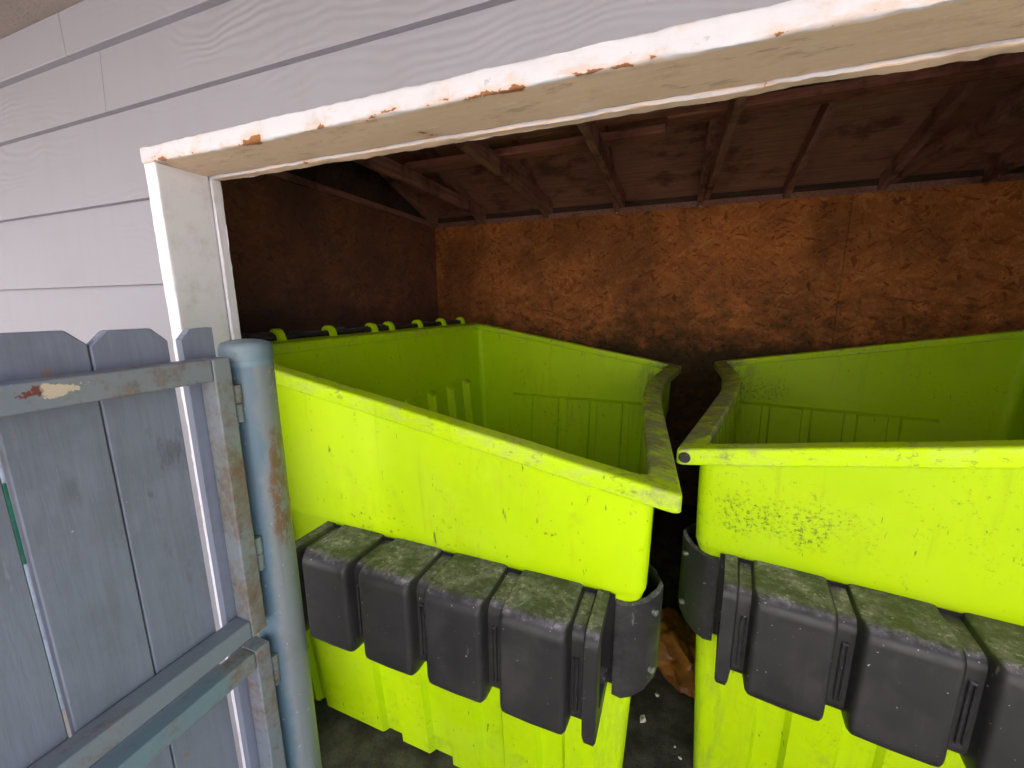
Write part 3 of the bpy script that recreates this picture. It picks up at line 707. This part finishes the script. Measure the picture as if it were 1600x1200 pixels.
def copy_tree(o, parent=None):
    c = o.copy(); COL.objects.link(c)
    if parent: c.parent = parent
    for ch in list(o.children): copy_tree(ch, c)
    return c
dump2 = copy_tree(dump)
dump2.location = (1.53041, 0.26154, 0.002); dump2.rotation_euler = (0, 0, -0.136568); dump2.scale = (-1, 1, 1)
dump2['label'] = 'lime dumpster with mould spots and a round black plug at its rim corner'
bd = [c for c in dump2.children if c.name.startswith('body')][0]
bd.material_slots[0].link = 'OBJECT'; bd.material_slots[0].material = LIME_MOULD
bm = bmesh.new(); zc = zrim(1.48)-0.023; vs = cyl(bm, (1.481, 0.006, zc), (1.481, -0.004, zc), 0.0155, 24)
bmesh.ops.bevel(bm, geom=[e for e in bm.edges if all(v.co.y < -0.003 for v in e.verts)], offset=0.003, segments=2, affect='EDGES')
link('rim_plug', bm, BLACK, dump2, 40)

# ------------------------------------------------------------------ gate post and the two leaves hung on it
PX, PY, PR = -0.8646, -0.0696, 0.0500
post = thing('gate_post', 'round blue grey steel pipe post with rust scrapes and a domed cap', 'post', (PX, PY, 0))
bm = bmesh.new(); cyl(bm, (0, 0, 0), (0, 0, 1.515), PR, 48, cap=False); link('pipe', bm, POST, post, 40)
bm = bmesh.new(); rings = []
TH_ = [j*math.tau/40 for j in range(40)]
for rr, zz_ in ((1.03, 1.510), (1.035, 1.514), (1.035, 1.532), (1.02, 1.540), (0.97, 1.5455), (0.88, 1.549), (0.65, 1.5525), (0.42, 1.5545), (0.2, 1.5555)):
    rings.append([bm.verts.new((PR*rr*math.cos(t), PR*rr*math.sin(t), zz_)) for t in TH_])
for a, b_ in zip(rings, rings[1:]): bridge(bm, a, b_)
tip = bm.verts.new((0, 0, 1.556))
for j in range(40): bm.faces.new((rings[-1][j], rings[-1][(j+1) % 40], tip))
link('cap', bm, mat_steel('blue_cap_paint', (0.15, 0.24, 0.31), (0.19, 0.26, 0.31), 0.62), post, 60)

GZ = -math.pi/2     # local x runs from the hinge towards the viewer, local y faces the bins
def picket(bm, x0, x1, y0, y1, z0, z1, ch):
    """dog-eared board"""
    poly = [(x0, z0), (x1, z0), (x1, z1-ch), (x1-ch, z1), (x0+ch, z1), (x0, z1-ch)] if ch > 0 else [(x0, z0), (x1, z0), (x1, z1), (x0, z1)]
    A = [bm.verts.new((x, y0, z)) for x, z in poly]; B = [bm.verts.new((x, y1, z)) for x, z in poly]
    bridge(bm, A, B); bm.faces.new(A); bm.faces.new(B)
    bmesh.ops.bevel(bm, geom=list(bm.edges), offset=0.002, segments=1, affect='EDGES')
T = 0.046; GL = 1.25
P_X = [(-0.004, 0.0555), (0.0785, 0.1905), (0.1925, 0.3065), (0.3145, 0.436), (0.438, 0.557), (0.559, 0.678), (0.680, 0.799), (0.801, 0.920), (0.922, 1.041), (1.043, 1.162), (1.164, 1.245)]
def gate(name, label, z0, z1, ztop, zbot, mats, hz, ch):
    g = thing(name, label, 'gate', (-0.824, -0.134, 0), GZ, 'gate leaves on the pipe post')
    bm = bmesh.new(); box(bm, 0.0, 0.036, -T, 0, z0, z1, 0.004, 2); link('stile', bm, mats[1], g, 50)
    bm = bmesh.new(); box(bm, GL-0.036, GL, -T, 0, z0, z1, 0.004, 2); link('stile', bm, mats[0], g, 50)
    bm = bmesh.new(); box(bm, 0.0355, GL-0.0355, -T+.0005, -.0006, z1-0.0435, z1-0.0004, 0.004, 2); link('top_rail', bm, mats[2], g, 50)
    bm = bmesh.new(); box(bm, 0.0355, GL-0.0355, -T+.0005, -.0006, z0+0.0004, z0+0.0415, 0.004, 2); link('bottom_rail', bm, mats[0], g, 50)
    for x0, x1 in P_X:
        bm = bmesh.new(); zt = ztop+random.uniform(-0.003, 0.003)
        if ch and x0 < 0:      # the ripped board by the hinge keeps one dog ear only
            poly = [(x0, zbot), (x1, zbot), (x1, zt-0.026), (x1-0.018, zt-0.006), (x0, zt-0.005)]
            A = [bm.verts.new((x, -T-0.020, z)) for x, z in poly]; B = [bm.verts.new((x, -T-0.002, z)) for x, z in poly]
            bridge(bm, A, B); bm.faces.new(A); bm.faces.new(B)
        else: picket(bm, x0, x1, -T-0.020, -T-0.002, zbot, zt, ch)
        link('picket', bm, PICKET, g)
    for zc in hz:
        bm = bmesh.new(); hx, hy = -0.013, -0.018
        cyl(bm, (hx, hy, zc-0.040), (hx, hy, zc-0.0012), 0.0105, 18); cyl(bm, (hx, hy, zc+0.0012), (hx, hy, zc+0.040), 0.0115, 18)
        box(bm, hx, 0.001, hy-0.005, hy+0.001, zc+0.003, zc+0.038, 0.001, 1)
        link('hinge', bm, HINGE, g, 40)
    return g
gate('picket_gate', 'grey dog eared picket gate in a rusty steel frame, upper leaf against the pipe post', 0.900, 1.525, 1.590, 0.893, (STEEL, STEEL_RUST, STEEL_CHIP), (1.425, 1.075), 0.024)
gate('picket_gate', 'lower grey board gate with a blue topped steel frame, below the dog eared leaf', 0.070, 0.8615, 0.853, 0.075, (STEEL, STEEL, STEEL_BLUE), (0.765, 0.30), 0.0)

# ------------------------------------------------------------------ small things
st = thing('garden_stake', 'thin pale stake with a green sleeve, standing against the siding behind the gate boards', 'stake', (-2.262, -0.045, -0.006))
bm = bmesh.new(); cyl(bm, (0, 0, 0), (0, 0, 1.10), 0.016, 12); link('rod', bm, mat_flat('pale_blue_plastic', (0.48, 0.58, 0.72), 0.5), st, 40)
bm = bmesh.new(); cyl(bm, (0, 0, 0.67), (0, 0, 1.0), 0.019, 12); cyl(bm, (0, 0, 0.82), (0, 0, 0.826), 0.0205, 12); link('sleeve', bm, mat_flat('green_sleeve', (0.02, 0.19, 0.12), 0.45), st, 40)
# crumpled orange bag between the two bins
bm = bmesh.new(); bmesh.ops.create_icosphere(bm, subdivisions=5, radius=1.0)
for v in bm.verts:
    p = v.co.copy()
    rdg = abs(noise.noise(p*1.4+Vector((3, 1, 2))))*0.75+abs(noise.noise(p*3.1+Vector((1, 7, 2))))*0.30+abs(noise.noise(p*7.0))*0.05
    q = p*(0.95-0.62*rdg+0.22*noise.noise(p*0.9))
    v.co = Vector((q.x*0.16, q.y*0.24, max(0.0, q.z*0.15+0.085)))
bag = link('orange_bag', bm, None, None, 55)
m = M('orange_film', 0.32, 0.5)
n = m.noise(6, 5, 0.65)
m.color(m.mix(m.ramp(n, 0.35, 0.68), (0.29, 0.105, 0.024), (0.085, 0.032, 0.014))); m.bump(m.noise(22, 4), 0.5, 0.01)
bag.data.materials.append(m.m); bag.location = (0.145, 1.03, 0.004); bag.rotation_euler = (0, 0, 0.5)
tag(bag, 'crumpled orange brown bag lying on the dark floor between the two dumpsters', 'bag')
WHITE = mat_flat('dirty_white_paper', (0.62, 0.57, 0.50), 0.7)
def scrap(x, y, s, label, name='paper_scrap', mat=WHITE, grp='white litter on the floor', seed=0):
    bm = bmesh.new(); bmesh.ops.create_icosphere(bm, subdivisions=3, radius=1)
    for v in bm.verts:
        p = v.co.copy(); f = 0.75+0.6*noise.noise(p*1.8+Vector((seed*3.3, 1, seed)))
        v.co = Vector((p.x*s*f, p.y*s*0.7*f, max(0, p.z*s*0.5*f+s*0.3)))
    o = link(name, bm, mat, None, 40); o.location = (x, y, 0.005); o.rotation_euler = (0, 0, seed*1.3)
    return tag(o, label, 'litter', grp)
scrap(0.0, 0.73, 0.020, 'white paper lump on the floor between the bins, the biggest scrap there', seed=1)
scrap(0.135, 0.63, 0.0075, 'tiny white crumb nearest the right hand dumpster base', seed=2)
scrap(0.118, 0.665, 0.006, 'smaller pale crumb just beyond the tiny one near the right dumpster base', seed=3)
scrap(0.05, 0.86, 0.013, 'pale torn scrap below the orange bag', seed=4)
scrap(-1.235, 0.27, 0.012, 'round pale blue pebble beside the foot of the pipe post', 'pebble', mat_flat('pale_stone', (0.42, 0.47, 0.55), 0.6), 'pale pebbles', seed=5)

for k, (x, sx) in enumerate(((-0.425, 'third'), (0.16, 'fourth'))):
    o = scrap(x, YB+0.004, 0.012, 'white flake on the back wall top beside the %s joist from the left' % sx, grp='white flakes on the back wall', seed=k+7); o.location.z = ZT
